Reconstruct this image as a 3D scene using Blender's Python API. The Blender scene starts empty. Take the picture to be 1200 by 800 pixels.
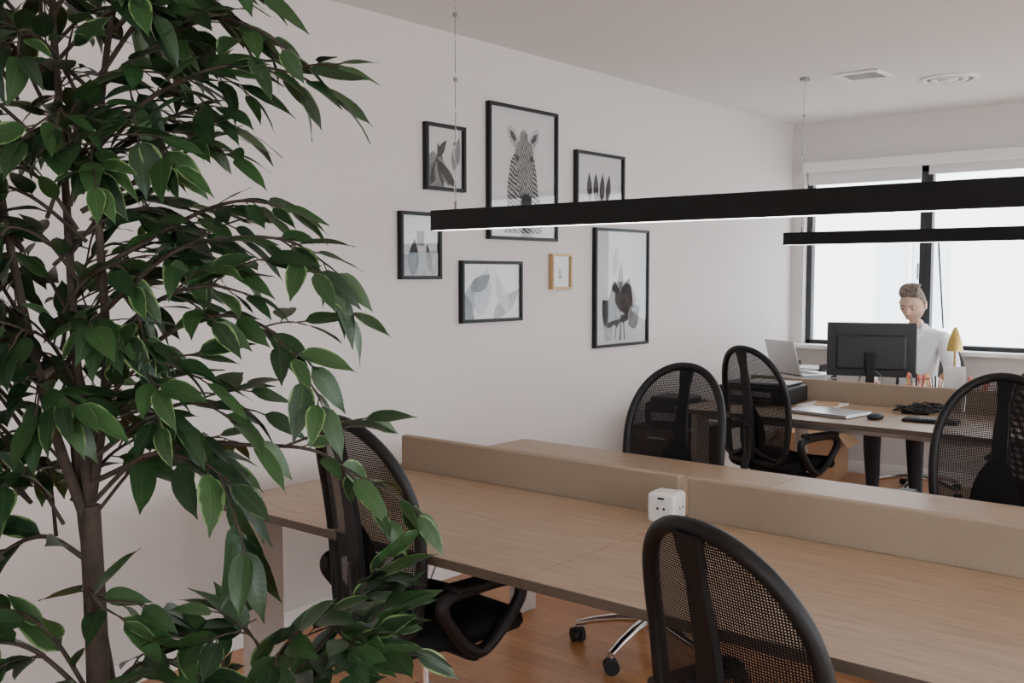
import bpy, bmesh, math, random
from mathutils import Vector, Matrix, Euler, noise
random.seed(7)
D=bpy.data; C=bpy.context; SC=C.scene
PI=math.pi

# ------------------------------------------------------------------ materials
def new_mat(name):
    m=D.materials.new(name); m.use_nodes=True
    nt=m.node_tree
    return m,nt,nt.nodes,nt.links,nt.nodes["Principled BSDF"]
def mat(name,col,rough=.5,metal=0.,spec=.5,emit=None,es=0,bump=0,bscale=200,var=0,vscale=8,coat=0,bd=.002):
    m,nt,N,L,b=new_mat(name)
    b.inputs["Base Color"].default_value=(*col,1)
    b.inputs["Roughness"].default_value=rough
    b.inputs["Metallic"].default_value=metal
    b.inputs["Specular IOR Level"].default_value=spec
    b.inputs["Coat Weight"].default_value=coat
    tc=N.new("ShaderNodeTexCoord")
    if emit:
        b.inputs["Emission Color"].default_value=(*emit,1); b.inputs["Emission Strength"].default_value=es
    if var>0:
        n=N.new("ShaderNodeTexNoise"); n.inputs["Scale"].default_value=vscale; n.inputs["Detail"].default_value=4
        L.new(tc.outputs["Object"],n.inputs["Vector"])
        r=N.new("ShaderNodeValToRGB")
        r.color_ramp.elements[0].position=.3; r.color_ramp.elements[1].position=.7
        r.color_ramp.elements[0].color=(*[c*(1-var) for c in col],1)
        r.color_ramp.elements[1].color=(*[min(1,c*(1+var)) for c in col],1)
        L.new(n.outputs["Fac"],r.inputs["Fac"]); L.new(r.outputs["Color"],b.inputs["Base Color"])
    if bump>0:
        n2=N.new("ShaderNodeTexNoise"); n2.inputs["Scale"].default_value=bscale; n2.inputs["Detail"].default_value=3
        L.new(tc.outputs["Object"],n2.inputs["Vector"])
        bp=N.new("ShaderNodeBump"); bp.inputs["Strength"].default_value=bump; bp.inputs["Distance"].default_value=bd
        L.new(n2.outputs["Fac"],bp.inputs["Height"]); L.new(bp.outputs["Normal"],b.inputs["Normal"])
    return m
def wood(name,c1,c2,stretch=(1.2,22,22),rough=.45,scale=3.5):
    m,nt,N,L,b=new_mat(name)
    tc=N.new("ShaderNodeTexCoord"); mp=N.new("ShaderNodeMapping"); mp.inputs["Scale"].default_value=stretch
    L.new(tc.outputs["Object"],mp.inputs["Vector"])
    n=N.new("ShaderNodeTexNoise"); n.inputs["Scale"].default_value=scale; n.inputs["Detail"].default_value=8; n.inputs["Roughness"].default_value=.65
    L.new(mp.outputs["Vector"],n.inputs["Vector"])
    r=N.new("ShaderNodeValToRGB"); r.color_ramp.elements[0].position=.32; r.color_ramp.elements[1].position=.68
    r.color_ramp.elements[0].color=(*c1,1); r.color_ramp.elements[1].color=(*c2,1)
    L.new(n.outputs["Fac"],r.inputs["Fac"]); L.new(r.outputs["Color"],b.inputs["Base Color"])
    b.inputs["Roughness"].default_value=rough
    return m
def floor_mat():
    m,nt,N,L,b=new_mat("parquet_floor")
    tc=N.new("ShaderNodeTexCoord")
    br=N.new("ShaderNodeTexBrick"); br.inputs["Scale"].default_value=1
    br.inputs["Brick Width"].default_value=.9; br.inputs["Row Height"].default_value=.09
    br.inputs["Mortar Size"].default_value=.0012; br.inputs["Color1"].default_value=(.42,.175,.06,1); br.inputs["Color2"].default_value=(.56,.27,.105,1)
    br.inputs["Mortar"].default_value=(.16,.07,.03,1); br.inputs["Bias"].default_value=-.1
    L.new(tc.outputs["Object"],br.inputs["Vector"])
    mp=N.new("ShaderNodeMapping"); mp.inputs["Scale"].default_value=(1.5,30,1)
    L.new(tc.outputs["Object"],mp.inputs["Vector"])
    n=N.new("ShaderNodeTexNoise"); n.inputs["Scale"].default_value=3; n.inputs["Detail"].default_value=6
    L.new(mp.outputs["Vector"],n.inputs["Vector"])
    mx=N.new("ShaderNodeMix"); mx.data_type='RGBA'; mx.blend_type='OVERLAY'; mx.inputs[0].default_value=.45
    L.new(br.outputs["Color"],mx.inputs[6]); L.new(n.outputs["Fac"],mx.inputs[7])
    L.new(mx.outputs[2],b.inputs["Base Color"])
    b.inputs["Roughness"].default_value=.28
    return m
def mesh_fabric():
    m,nt,N,L,b=new_mat("black_chair_mesh")
    b.inputs["Base Color"].default_value=(.008,.008,.009,1); b.inputs["Roughness"].default_value=.6; b.inputs["Specular IOR Level"].default_value=.2
    out=[n for n in N if n.type=='OUTPUT_MATERIAL'][0]
    tc=N.new("ShaderNodeTexCoord"); sp=N.new("ShaderNodeSeparateXYZ"); L.new(tc.outputs["Object"],sp.inputs[0])
    def thr(sock,per):
        a=N.new("ShaderNodeMath"); a.operation='MULTIPLY'; a.inputs[1].default_value=2*PI/per; L.new(sock,a.inputs[0])
        s=N.new("ShaderNodeMath"); s.operation='SINE'; L.new(a.outputs[0],s.inputs[0])
        g=N.new("ShaderNodeMath"); g.operation='GREATER_THAN'; g.inputs[1].default_value=-.10; L.new(s.outputs[0],g.inputs[0])
        return g.outputs[0]
    t1=thr(sp.outputs[0],.0055); t2=thr(sp.outputs[2],.0055)
    mx=N.new("ShaderNodeMath"); mx.operation='MAXIMUM'; L.new(t1,mx.inputs[0]); L.new(t2,mx.inputs[1])
    tr=N.new("ShaderNodeBsdfTransparent"); ms=N.new("ShaderNodeMixShader")
    L.new(mx.outputs[0],ms.inputs[0]); L.new(tr.outputs[0],ms.inputs[1]); L.new(b.outputs[0],ms.inputs[2])
    L.new(ms.outputs[0],out.inputs[0])
    return m
def glass_mat(name,ior=1.45,tint=(1,1,1)):
    m,nt,N,L,b=new_mat(name)
    out=[n for n in N if n.type=='OUTPUT_MATERIAL'][0]; N.remove(b)
    tr=N.new("ShaderNodeBsdfTransparent"); tr.inputs[0].default_value=(*tint,1)
    gl=N.new("ShaderNodeBsdfGlossy"); gl.inputs["Roughness"].default_value=.02
    fr=N.new("ShaderNodeFresnel"); fr.inputs[0].default_value=ior
    ms=N.new("ShaderNodeMixShader"); L.new(fr.outputs[0],ms.inputs[0]); L.new(tr.outputs[0],ms.inputs[1]); L.new(gl.outputs[0],ms.inputs[2]); L.new(ms.outputs[0],out.inputs[0])
    return m
def stripe_mat(name,axis,scale,dist=3):
    m,nt,N,L,b=new_mat(name)
    tc=N.new("ShaderNodeTexCoord")
    mp=N.new("ShaderNodeMapping"); mp.inputs["Rotation"].default_value=axis; L.new(tc.outputs["Object"],mp.inputs["Vector"])
    w=N.new("ShaderNodeTexWave"); w.wave_type='BANDS'; w.bands_direction='Z'; w.inputs["Scale"].default_value=scale
    w.inputs["Distortion"].default_value=dist; w.inputs["Detail"].default_value=3; w.inputs["Detail Scale"].default_value=2.2
    L.new(mp.outputs["Vector"],w.inputs["Vector"])
    r=N.new("ShaderNodeValToRGB"); r.color_ramp.elements[0].position=.30; r.color_ramp.elements[1].position=.62
    r.color_ramp.elements[0].color=(.06,.06,.06,1); r.color_ramp.elements[1].color=(.60,.59,.58,1)
    n=N.new("ShaderNodeTexNoise"); n.inputs["Scale"].default_value=14; n.inputs["Detail"].default_value=5; L.new(tc.outputs["Object"],n.inputs["Vector"])
    mx=N.new("ShaderNodeMix"); mx.data_type='RGBA'; mx.blend_type='MULTIPLY'; mx.inputs[0].default_value=.5
    L.new(w.outputs["Fac"],r.inputs["Fac"]); L.new(r.outputs["Color"],mx.inputs[6]); L.new(n.outputs["Fac"],mx.inputs[7]); L.new(mx.outputs[2],b.inputs["Base Color"])
    b.inputs["Roughness"].default_value=.8
    return m
def leaf_mat():
    m,nt,N,L,b=new_mat("ficus_leaf")
    uv=N.new("ShaderNodeUVMap"); uv.uv_map="UVMap"; sp=N.new("ShaderNodeSeparateXYZ"); L.new(uv.outputs[0],sp.inputs[0])
    tc=N.new("ShaderNodeTexCoord"); nz=N.new("ShaderNodeTexNoise"); nz.inputs["Scale"].default_value=60; nz.inputs["Detail"].default_value=3
    L.new(tc.outputs["Object"],nz.inputs["Vector"])
    at=N.new("ShaderNodeAttribute"); at.attribute_name="rnd"
    def M(op,a,bv=None,c=None):
        n=N.new("ShaderNodeMath"); n.operation=op
        for i,x in enumerate((a,bv,c)):
            if x is None: continue
            if isinstance(x,(int,float)): n.inputs[i].default_value=x
            else: L.new(x,n.inputs[i])
        return n.outputs[0]
    e=M('ABSOLUTE',M('MULTIPLY_ADD',sp.outputs[0],2.,-1.))
    e2=M('ADD',e,M('MULTIPLY_ADD',nz.outputs["Fac"],.7,-.35))
    th=M('MULTIPLY_ADD',at.outputs["Fac"],-.42,1.17)
    edge=N.new("ShaderNodeMapRange"); L.new(e2,edge.inputs[0]); L.new(th,edge.inputs[1]); L.new(M('ADD',th,.12),edge.inputs[2])
    r=N.new("ShaderNodeValToRGB"); r.color_ramp.elements[0].color=(.009,.028,.012,1); r.color_ramp.elements[1].color=(.032,.082,.024,1)
    L.new(M('FRACT',M('MULTIPLY',at.outputs["Fac"],7.3)),r.inputs["Fac"])
    mx=N.new("ShaderNodeMix"); mx.data_type='RGBA'; L.new(edge.outputs[0],mx.inputs[0]); L.new(r.outputs[0],mx.inputs[6]); mx.inputs[7].default_value=(.16,.25,.10,1)
    vein=M('LESS_THAN',e,.04)
    m2=N.new("ShaderNodeMix"); m2.data_type='RGBA'; L.new(M('MULTIPLY',vein,.4),m2.inputs[0]); L.new(mx.outputs[2],m2.inputs[6]); m2.inputs[7].default_value=(.08,.14,.06,1)
    L.new(m2.outputs[2],b.inputs["Base Color"])
    b.inputs["Roughness"].default_value=.42; b.inputs["Specular IOR Level"].default_value=.4
    w=M('SINE',M('MULTIPLY',M('SUBTRACT',sp.outputs[1],M('MULTIPLY',e,.10)),75.))
    bp=N.new("ShaderNodeBump"); bp.inputs["Strength"].default_value=.10; bp.inputs["Distance"].default_value=.0006; L.new(w,bp.inputs["Height"]); L.new(bp.outputs[0],b.inputs["Normal"])
    return m

M_wall=mat("wall_paint",(.64,.605,.585),.9,bump=.08,bscale=180)
M_ceil=mat("ceiling_paint",(.80,.78,.765),.9,bump=.04,bscale=90)
M_white=mat("white_trim",(.80,.80,.79),.4)
M_floor=floor_mat()
M_desk=wood("oak_desktop",(.30,.205,.13),(.45,.33,.225),rough=.42)
M_desk_edge=mat("desk_edge_band",(.10,.075,.055),.5)
M_leg=mat("beige_metal_leg",(.42,.37,.33),.5)
M_steel=mat("grey_steel",(.5,.5,.5),.35,metal=.8)
M_fab=mat("beige_divider_fabric",(.34,.265,.195),.95,bump=.6,bscale=900,var=.12,vscale=500)
M_black=mat("black_plastic",(.009,.009,.010),.5,spec=.3)
M_blackm=mat("black_aluminium",(.008,.009,.010),.45,spec=.25)
M_wframe=mat("window_frame_graphite",(.03,.032,.036),.45,spec=.4)
M_blackfab=mat("black_fabric",(.009,.009,.010),.95,bump=.4,bscale=700,spec=.2)
M_chrome=mat("chrome",(.75,.75,.76),.15,metal=1)
M_mesh=mesh_fabric()
M_led=mat("led_diffuser",(.9,.9,.9),.5,emit=(1,.96,.9),es=9)
M_wire=mat("steel_cable",(.25,.25,.25),.4,metal=.6)
M_paper=mat("white_paper",(.72,.71,.70),.8)
M_ink=mat("ink_dark",(.05,.05,.052),.8,var=.4,vscale=25)
M_grey=mat("ink_grey",(.25,.25,.25),.8,var=.35,vscale=25)
M_pale=mat("ink_pale",(.48,.48,.48),.8,var=.2,vscale=20)
M_gold=mat("gold_wood",(.50,.33,.15),.45)
M_pglass=glass_mat("picture_glass",1.6)
M_wglass=glass_mat("window_glass",1.3,(.98,.99,1))
M_alu=mat("silver_aluminium",(.62,.63,.65),.3,metal=.85)
M_whitep=mat("white_plastic",(.78,.78,.77),.35)
M_screen=mat("monitor_shell",(.012,.013,.015),.4)
M_bark=mat("bark",(.045,.032,.024),.9,bump=.8,bscale=90,var=.4,vscale=40)
M_leaf=leaf_mat()
M_pot=mat("white_ceramic",(.7,.69,.67),.35)
M_soil=mat("soil",(.04,.028,.02),1,bump=1,bscale=60)
M_skin=mat("skin",(.60,.38,.28),.55,var=.06,vscale=30)
M_stub=mat("skin_stubble",(.46,.30,.22),.7,var=.1,vscale=90)
M_lip=mat("lips",(.45,.22,.17),.5)
M_hair=mat("hair_brown",(.18,.145,.115),.75,var=.5,vscale=60,bump=.8,bscale=120)
M_shirt=mat("white_shirt",(.80,.81,.83),.85,bump=.5,bscale=14,bd=.02)
M_trou=mat("navy_trousers",(.02,.022,.03),.9)
M_eye=mat("eye_white",(.7,.7,.7),.3)
M_card=mat("cardboard",(.46,.29,.17),.85,var=.08,vscale=5)
M_walnut=wood("dark_walnut",(.045,.024,.016),(.09,.05,.032),(2,2,20))
M_brass=mat("brass",(.55,.40,.12),.3,metal=.7)
M_pink=mat("pink_felt",(.7,.22,.18),.8)
M_fac=mat("facade_render",(.82,.82,.81),.9,var=.04,vscale=.5)
M_facw=mat("facade_window",(.60,.64,.68),.3)
M_pave=mat("street_paving",(.35,.34,.33),.9,var=.2,vscale=2)

# ------------------------------------------------------------------ mesh builder
class MB:
    def __init__(s): s.V=[];s.F=[];s.M=[];s.S=[];s.mats=[]
    def mi(s,m):
        if m not in s.mats: s.mats.append(m)
        return s.mats.index(m)
    def add(s,V,F,m,smooth=True,mx=None):
        o=len(s.V); k=s.mi(m)
        for v in V:
            v=Vector(v); s.V.append((mx@v) if mx else v)
        for f in F: s.F.append([i+o for i in f]); s.M.append(k); s.S.append(smooth)
    def absorb(s,bm,m,smooth,mx=None):
        bm.verts.index_update()
        s.add([v.co.copy() for v in bm.verts],[[v.index for v in f.verts] for f in bm.faces],m,smooth,mx); bm.free()
    def box(s,c,d,m,rot=(0,0,0),bev=.003,seg=2,mx=None):
        bm=bmesh.new(); bmesh.ops.create_cube(bm,size=1)
        bmesh.ops.scale(bm,vec=d,verts=bm.verts)
        if bev>0:
            bev=min(bev,min(d)*.45)
            bmesh.ops.bevel(bm,geom=bm.edges[:],offset=bev,segments=seg,affect='EDGES',profile=.5)
        T=Matrix.Translation(c)@Euler(rot).to_matrix().to_4x4()
        s.absorb(bm,m,False,(mx@T) if mx else T)
    def tube(s,P,r,m,n=10,closed=False,cap=True,flat=None,mx=None):
        P=[Vector(p) for p in P]; k=len(P)
        R=r if isinstance(r,(list,tuple)) else [r]*k
        if len(R)<k: R=list(R)+[R[-1]]*(k-len(R))
        V=[];F=[];up=None
        for i in range(k):
            if closed: t=(P[(i+1)%k]-P[i-1])
            else: t=P[min(i+1,k-1)]-P[max(i-1,0)]
            t.normalize()
            if up is None:
                a=Vector((0,0,1)) if abs(t.z)<.9 else Vector((1,0,0))
                up=(a-t*a.dot(t)).normalized()
            else:
                up=(up-t*up.dot(t)).normalized()
            sd=t.cross(up)
            for j in range(n):
                a=2*PI*j/n; 
                V.append(P[i]+(up*math.cos(a)*(flat or 1)+sd*math.sin(a))*R[i])
        for i in range(k if closed else k-1):
            i2=(i+1)%k
            for j in range(n):
                j2=(j+1)%n; F.append([i*n+j,i*n+j2,i2*n+j2,i2*n+j])
        s.add(V,F,m,True,mx)
        if cap and not closed:
            s.add([V[j] for j in range(n)],[list(range(n))[::-1]],m,False,mx)
            s.add([V[(k-1)*n+j] for j in range(n)],[list(range(n))],m,False,mx)
    def cyl(s,a,b,r,m,r2=None,n=20,mx=None): s.tube([a,b],[r,r if r2 is None else r2],m,n,mx=mx)
    def lathe(s,prof,m,c=(0,0,0),n=32,mx=None,smooth=True):
        V=[];F=[]
        for (r,z) in prof:
            for j in range(n):
                a=2*PI*j/n; V.append((c[0]+r*math.cos(a),c[1]+r*math.sin(a),c[2]+z))
        for i in range(len(prof)-1):
            for j in range(n):
                j2=(j+1)%n; F.append([i*n+j,i*n+j2,(i+1)*n+j2,(i+1)*n+j])
        s.add(V,F,m,smooth,mx)
    def sph(s,c,r,m,n=12,mx=None):
        bm=bmesh.new(); bmesh.ops.create_uvsphere(bm,u_segments=n*2,v_segments=n,radius=1)
        rr=r if isinstance(r,(tuple,list)) else (r,r,r)
        T=Matrix.Translation(c)@Matrix.Diagonal((*rr,1)); s.absorb(bm,m,True,(mx@T) if mx else T)
    def mesh(s,name):
        me=D.meshes.new(name); me.from_pydata([tuple(v) for v in s.V],[],s.F)
        for m in s.mats: me.materials.append(m)
        me.polygons.foreach_set("material_index",s.M); me.polygons.foreach_set("use_smooth",s.S); me.update()
        return me
    def obj(s,name,loc=(0,0,0),rz=0,parent=None):
        o=D.objects.new(name,s.mesh(name)); SC.collection.objects.link(o)
        o.location=loc; o.rotation_euler=(0,0,rz)
        if parent: o.parent=parent
        return o
def empty(name,loc=(0,0,0),rz=0):
    e=D.objects.new(name,None); SC.collection.objects.link(e); e.location=loc; e.rotation_euler=(0,0,rz); e.empty_display_size=.2; return e
def quick(name,boxes,loc=(0,0,0),rz=0,parent=None):
    b=MB()
    for bx in boxes: b.box(*bx[:3],**(bx[3] if len(bx)>3 else {}))
    return b.obj(name,loc,rz,parent)
def cat(P,n=8):
    P=[Vector(p) for p in P]; Q=[P[0]*2-P[1]]+P+[P[-1]*2-P[-2]]; out=[]
    for i in range(1,len(Q)-2):
        for k in range(n):
            t=k/n; a,b,c,d=Q[i-1],Q[i],Q[i+1],Q[i+2]
            out.append(.5*((2*b)+(c-a)*t+(2*a-5*b+4*c-d)*t*t+(3*b-a-3*c+d)*t**3))
    out.append(P[-1]); return out

# ------------------------------------------------------------------ room shell
RX,RY0,RY1,H=7.2,-3.0,7.3,2.62
quick("floor",[((RX/2,(RY0+RY1)/2,-.05),(RX+.5,RY1-RY0+.5,.1),M_floor,dict(bev=0))])
quick("ceiling",[((RX/2,(RY0+RY1)/2,H+.05),(RX+.5,RY1-RY0+.5,.1),M_ceil,dict(bev=0))])
quick("wall_left",[((-.1,(RY0+RY1)/2,H/2),(.2,RY1-RY0,H),M_wall,dict(bev=0))])
SILL,HEAD=.95,2.25
W=.2
wb=[((RX/2,RY1+W/2,SILL/2),(RX,W,SILL),M_wall,dict(bev=0)),
    ((RX/2,RY1+W/2,(HEAD+H)/2),(RX,W,H-HEAD),M_wall,dict(bev=0)),
    ((.05,RY1+W/2,(SILL+HEAD)/2),(.1,W,HEAD-SILL),M_wall,dict(bev=0)),
    ((RX-.1,RY1+W/2,(SILL+HEAD)/2),(.2,W,HEAD-SILL),M_wall,dict(bev=0))]
quick("wall_back",wb)
quick("wall_right",[((RX+.1,(RY0+RY1)/2,.4),(.2,RY1-RY0,.8),M_wall,dict(bev=0)),((RX+.1,(RY0+RY1)/2,H-.1),(.2,RY1-RY0,.2),M_wall,dict(bev=0)),((RX+.1,-1.6,1.6),(.2,2.8,1.65),M_wall,dict(bev=0))]+
      [((RX+.1,y,1.6),(.2,.35,1.65),M_wall,dict(bev=0)) for y in (2.2,4.8,7.12)])  # unseen wall; bare openings shaped to flood the room with sky light
quick("wall_front",[((RX/2,RY0-.1,.35),(RX,.2,.7),M_wall,dict(bev=0)),((RX/2,RY0-.1,H-.1),(RX,.2,.2),M_wall,dict(bev=0)),
   ((1.9,RY0-.1,1.55),(3.8,.2,1.75),M_wall,dict(bev=0)),((6.9,RY0-.1,1.55),(.6,.2,1.75),M_wall,dict(bev=0))])  # unseen wall behind camera; opening kept small so the left side stays darker
quick("baseboard_left",[((.007,(RY0+RY1)/2,.045),(.014,RY1-RY0,.09),M_white,dict(bev=.003))])
quick("baseboard_back",[((RX/2,RY1-.007,.045),(RX-.03,.014,.09),M_white,dict(bev=.003))])
def window(i,x0,x1,open_rod=False):
    b=MB(); y=RY1+.09; t=.042; z0,z1=SILL,HEAD; d=.06
    b.box(((x0+x1)/2,y,z0+.015),(x1-x0,d,.03),M_wframe); b.box(((x0+x1)/2,y,z1-t/2),(x1-x0,d,t),M_wframe)
    b.box((x0+t/2,y,(z0+z1)/2),(t,d,z1-z0),M_wframe); b.box((x1-t/2,y,(z0+z1)/2),(t,d,z1-z0),M_wframe)
    a0,a1=x0+t,x1-t; c0,c1=z0+.03,z1-t
    b.add([(a0,y+.01,c0),(a1,y+.01,c0),(a1,y+.01,c1),(a0,y+.01,c1)],[[0,1,2,3]],M_wglass,False)
    b.box((a1-.006,y-.035,1.5),(.012,.012,.12),M_steel,bev=.003)
    if open_rod: b.cyl((x0+.10,y-.07,1.72),(x0+.14,y-.04,1.1),.006,M_wframe)
    return b.obj("window_%d"%i)
xs=[.1,.985,1.87,2.755,3.64,4.525,5.41,6.295,7.0]
for i in range(8): window(i+1,xs[i],xs[i+1],open_rod=(i==1))
quick("windowsill",[((RX/2,RY1-.03,SILL-.015),(RX-.04,.16,.03),M_white)])
b=MB()
b.box((3.55,RY1-.03,HEAD+.035),(6.9,.07,.075),M_whitep,bev=.01)
b.box((.54,RY1+.02,HEAD-.045),(.84,.004,.09),M_paper,bev=0); b.cyl((.13,RY1+.02,HEAD-.09),(.95,RY1+.02,HEAD-.09),.007,M_whitep)
b.box((1.43,RY1+.02,HEAD-.03),(.84,.004,.06),M_paper,bev=0); b.cyl((1.01,RY1+.02,HEAD-.06),(1.85,RY1+.02,HEAD-.06),.007,M_whitep)
b.obj("roller_blind")
b=MB(); 
b.lathe([(.16,0),(.16,-.006),(.13,-.012),(.128,-.004),(.105,-.004),(.10,-.014),(.075,-.012),(.072,-.004),(.05,-.004),(.047,-.013),(.001,-.016)],M_white)
for r_ in (.117,.0885,.061): b.lathe([(r_-.011,-.0045),(r_+.011,-.0045)],M_grey)
b.obj("round_ceiling_vent",(1.477,6.15,H))
b=MB()
for (c,d) in (((0,.11,-.006),(.26,.03,.012)),((0,-.11,-.006),(.26,.03,.012)),((.115,0,-.006),(.03,.19,.012)),((-.115,0,-.006),(.03,.19,.012))): b.box(c,d,M_white)
for k in range(7): b.box((0,-.08+k*.027,-.008),(.2,.014,.003),M_white,rot=(.5,0,0),bev=0)
b.box((0,0,-.001),(.21,.2,.001),M_grey,bev=0)
b.obj("square_ceiling_vent",(1.13,5.73,H))
quick("street_ground",[((5,25,-4),(120,60,.1),M_pave,dict(bev=0))])
b=MB(); b.box((0,19,4),(60,2,16),M_fac,bev=0)
for zz in (-2.4,.6,3.6,6.6,9.6):
    b.box((0,17.95,zz-.55),(60,.25,.12),M_fac,bev=.02)
    for k in range(-9,8):
        x=k*2.6
        b.box((x,17.99,zz+.75),(1.25,.06,1.7),M_facw,bev=.01); b.box((x,17.9,zz-.14),(1.45,.2,.07),M_fac,bev=.01)
        b.box((x,17.93,zz+.75),(.05,.04,1.7),M_fac,bev=0)
b.obj("neighbouring_building")

# ------------------------------------------------------------------ benches
def bench(loc):
    b=MB(); Lx=2.6; hd=.8
    for s in (-1,1):
        for k in range(2):
            x=.65+k*1.3
            b.box((x,s*(hd/2+.012),.7275),(1.298,hd-.02,.025),M_desk,bev=.0015)
            b.box((x,s*(hd-.0+.003),.7275),(1.298,.003,.0245),M_desk_edge,bev=0)
        b.box((-.0015,s*(hd/2+.012),.7275),(.003,hd-.02,.0245),M_desk_edge,bev=0)
        b.box((Lx+.0015,s*(hd/2+.012),.7275),(.003,hd-.02,.0245),M_desk_edge,bev=0)
        b.box((Lx/2,s*.62,.69),(Lx-.2,.04,.045),M_steel,bev=.003)
        b.box((Lx/2,s*.12,.69),(Lx-.2,.04,.045),M_steel,bev=.003)
    for x in (.09,Lx-.09):
        for s in (-1,1): b.box((x,s*.68,.357),(.04,.14,.714),M_leg,bev=.006)
        b.box((x,0,.69),(.04,1.22,.045),M_leg,bev=.004)
    b.box((Lx/2,0,.60),(Lx-.4,.22,.012),M_steel,bev=.002)
    for s in (-1,1): b.box((Lx/2,s*.11,.625),(Lx-.4,.004,.05),M_steel,bev=0)
    o=b.obj("office_bench_desk",loc)
    return o
bench((.5,2.635,0)); bench((.47,5.6,0))
def divider(loc):
    b=MB()
    for x0,x1 in ((.06,1.275),(1.305,2.53)):
        b.box(((x0+x1)/2,0,.80),((x1-x0),.035,.13),M_fab,bev=.006,seg=3)
        for x in (x0+.2,x1-.2): b.box((x,0,.736),(.05,.03,.02),M_steel)
    return b.obj("desk_divider_screen",loc)
divider((.5,2.635,0)); divider((.47,5.6,0))

# ------------------------------------------------------------------ pendant lamps
def pendant(loc,L=2.34):
    b=MB(); h=.072; w=.05
    b.box((L/2,0,h/2+.004),(L,w,h-.006),M_blackm,bev=.0015)
    b.box((L/2,-w/2+.002,.004),(L,.004,.008),M_blackm,bev=0); b.box((L/2,w/2-.002,.004),(L,.004,.008),M_blackm,bev=0)
    b.box((L/2,0,.0035),(L-.01,w-.009,.007),M_led,bev=.001)
    top=H-loc[2]
    for x in (.105,L-.105):
        b.cyl((x,0,h),(x,0,top-.01),.0016,M_wire,n=6)
        b.cyl((x,0,h-.004),(x,0,h+.03),.006,M_wire,n=10)
        b.cyl((x,0,top-.018),(x,0,top),.028,M_wire,n=20)
    P=[(.105+.006*math.cos(k*.5),.006*math.sin(k*.5),h+ (top-h-.02)*k/90) for k in range(91)]
    b.tube(P,.0014,M_whitep,5)
    for zz in (.25,.5,.75): b.cyl((.105,0,h+(top-h)*zz),(.105,0,h+(top-h)*zz+.012),.008,M_wire,n=8)
    return b.obj("linear_pendant_lamp",loc)
pendant((.73,2.635,1.637)); pendant((.73,5.6,1.652))

# ------------------------------------------------------------------ picture frames
def lf(cx,cy,L,Wd,ang,n=8,asp=1.):
    pts=[]
    for k in range(n+1): t=k/n; pts.append((Wd*math.sin(PI*t**.8)*.5,t*L))
    for k in range(n-1,0,-1): t=k/n; pts.append((-Wd*math.sin(PI*t**.8)*.5,t*L))
    c,s=math.cos(ang),math.sin(ang)
    return [(cx+(x*c+y*s)*asp,cy+(-x*s+y*c)) for x,y in pts]
def picture(y0,y1,z0,z1,shapes,fm=M_blackm,bw=.016,dep=.028,mat_in=.0):
    b=MB(); w=y1-y0;h=z1-z0
    b.box((dep/2+.001,w/2,bw/2),(dep,w,bw),fm,bev=.001); b.box((dep/2+.001,w/2,h-bw/2),(dep,w,bw),fm,bev=.001)
    b.box((dep/2+.001,bw/2,h/2),(dep,bw,h-2*bw),fm,bev=.001); b.box((dep/2+.001,w-bw/2,h/2),(dep,bw,h-2*bw),fm,bev=.001)
    b.box((.006,w/2,h/2),(.008,w-bw,h-bw),M_paper,bev=0)
    i0=bw+mat_in
    for k,(pts,m) in enumerate(shapes):
        x=.0105+.0003*k
        b.add([(x,i0+min(1,max(0,p[0]))*(w-2*i0),i0+min(1,max(0,p[1]))*(h-2*i0)) for p in pts],[list(range(len(pts)))],m,False)
    b.add([(dep-.006,bw,bw),(dep-.006,w-bw,bw),(dep-.006,w-bw,h-bw),(dep-.006,bw,h-bw)],[[0,1,2,3]],M_pglass,False)
    return b.obj("framed_picture",(0,y0,z0))
M_s1=stripe_mat("zebra_neck",(.5,0,0),15,3.5); M_s2=stripe_mat("zebra_face",(1.1,0,0),22,3.5); M_s3=stripe_mat("zebra_face_b",(-1.1,0,0),22,3.5)
zebra=[([(.20,0),(.82,0),(.84,.14),(.76,.34),(.73,.5),(.70,.62),(.62,.72),(.40,.72),(.30,.6),(.25,.42),(.24,.2)],M_s1),
 ([(.47,.72),(.44,.80),(.46,.85),(.52,.88),(.58,.84),(.58,.72)],M_grey),
 ([(.42,.72),(.34,.72),(.26,.79),(.24,.87),(.29,.90),(.37,.86),(.43,.78)],M_pale),
 ([(.60,.72),(.68,.72),(.76,.79),(.78,.87),(.73,.90),(.65,.86),(.59,.78)],M_pale),
 ([(.36,.76),(.30,.80),(.28,.86),(.34,.84),(.39,.79)],M_ink),([(.66,.76),(.72,.80),(.74,.86),(.68,.84),(.63,.79)],M_ink),
 ([(.52,.80),(.42,.77),(.37,.70),(.36,.60),(.41,.48),(.44,.36),(.46,.28),(.53,.26)],M_s3),
 ([(.52,.80),(.62,.77),(.67,.70),(.68,.60),(.66,.48),(.65,.36),(.64,.28),(.53,.26)],M_s2),
 ([(.46,.31),(.44,.24),(.47,.18),(.54,.16),(.61,.18),(.66,.24),(.64,.31),(.55,.34)],M_ink),
 (lf(.37,.625,.07,.05,1.4),M_ink),(lf(.61,.64,.07,.05,1.7),M_ink)]
picture(3.74,4.30,1.655,2.335,zebra,mat_in=.02)
picture(3.30,3.57,1.872,2.182,[([(0,0),(.5,0),(.42,.45),(.2,.6),(0,.5)],M_grey)]+[(lf(.1+.18*k,.02,.75-.08*(k%2),.2,.5-.35*k),(M_ink,M_grey)[k%2]) for k in range(5)]+[(lf(.75,.3,.6,.24,.3),M_grey),(lf(.3,.5,.4,.15,.7),M_ink)])
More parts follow.
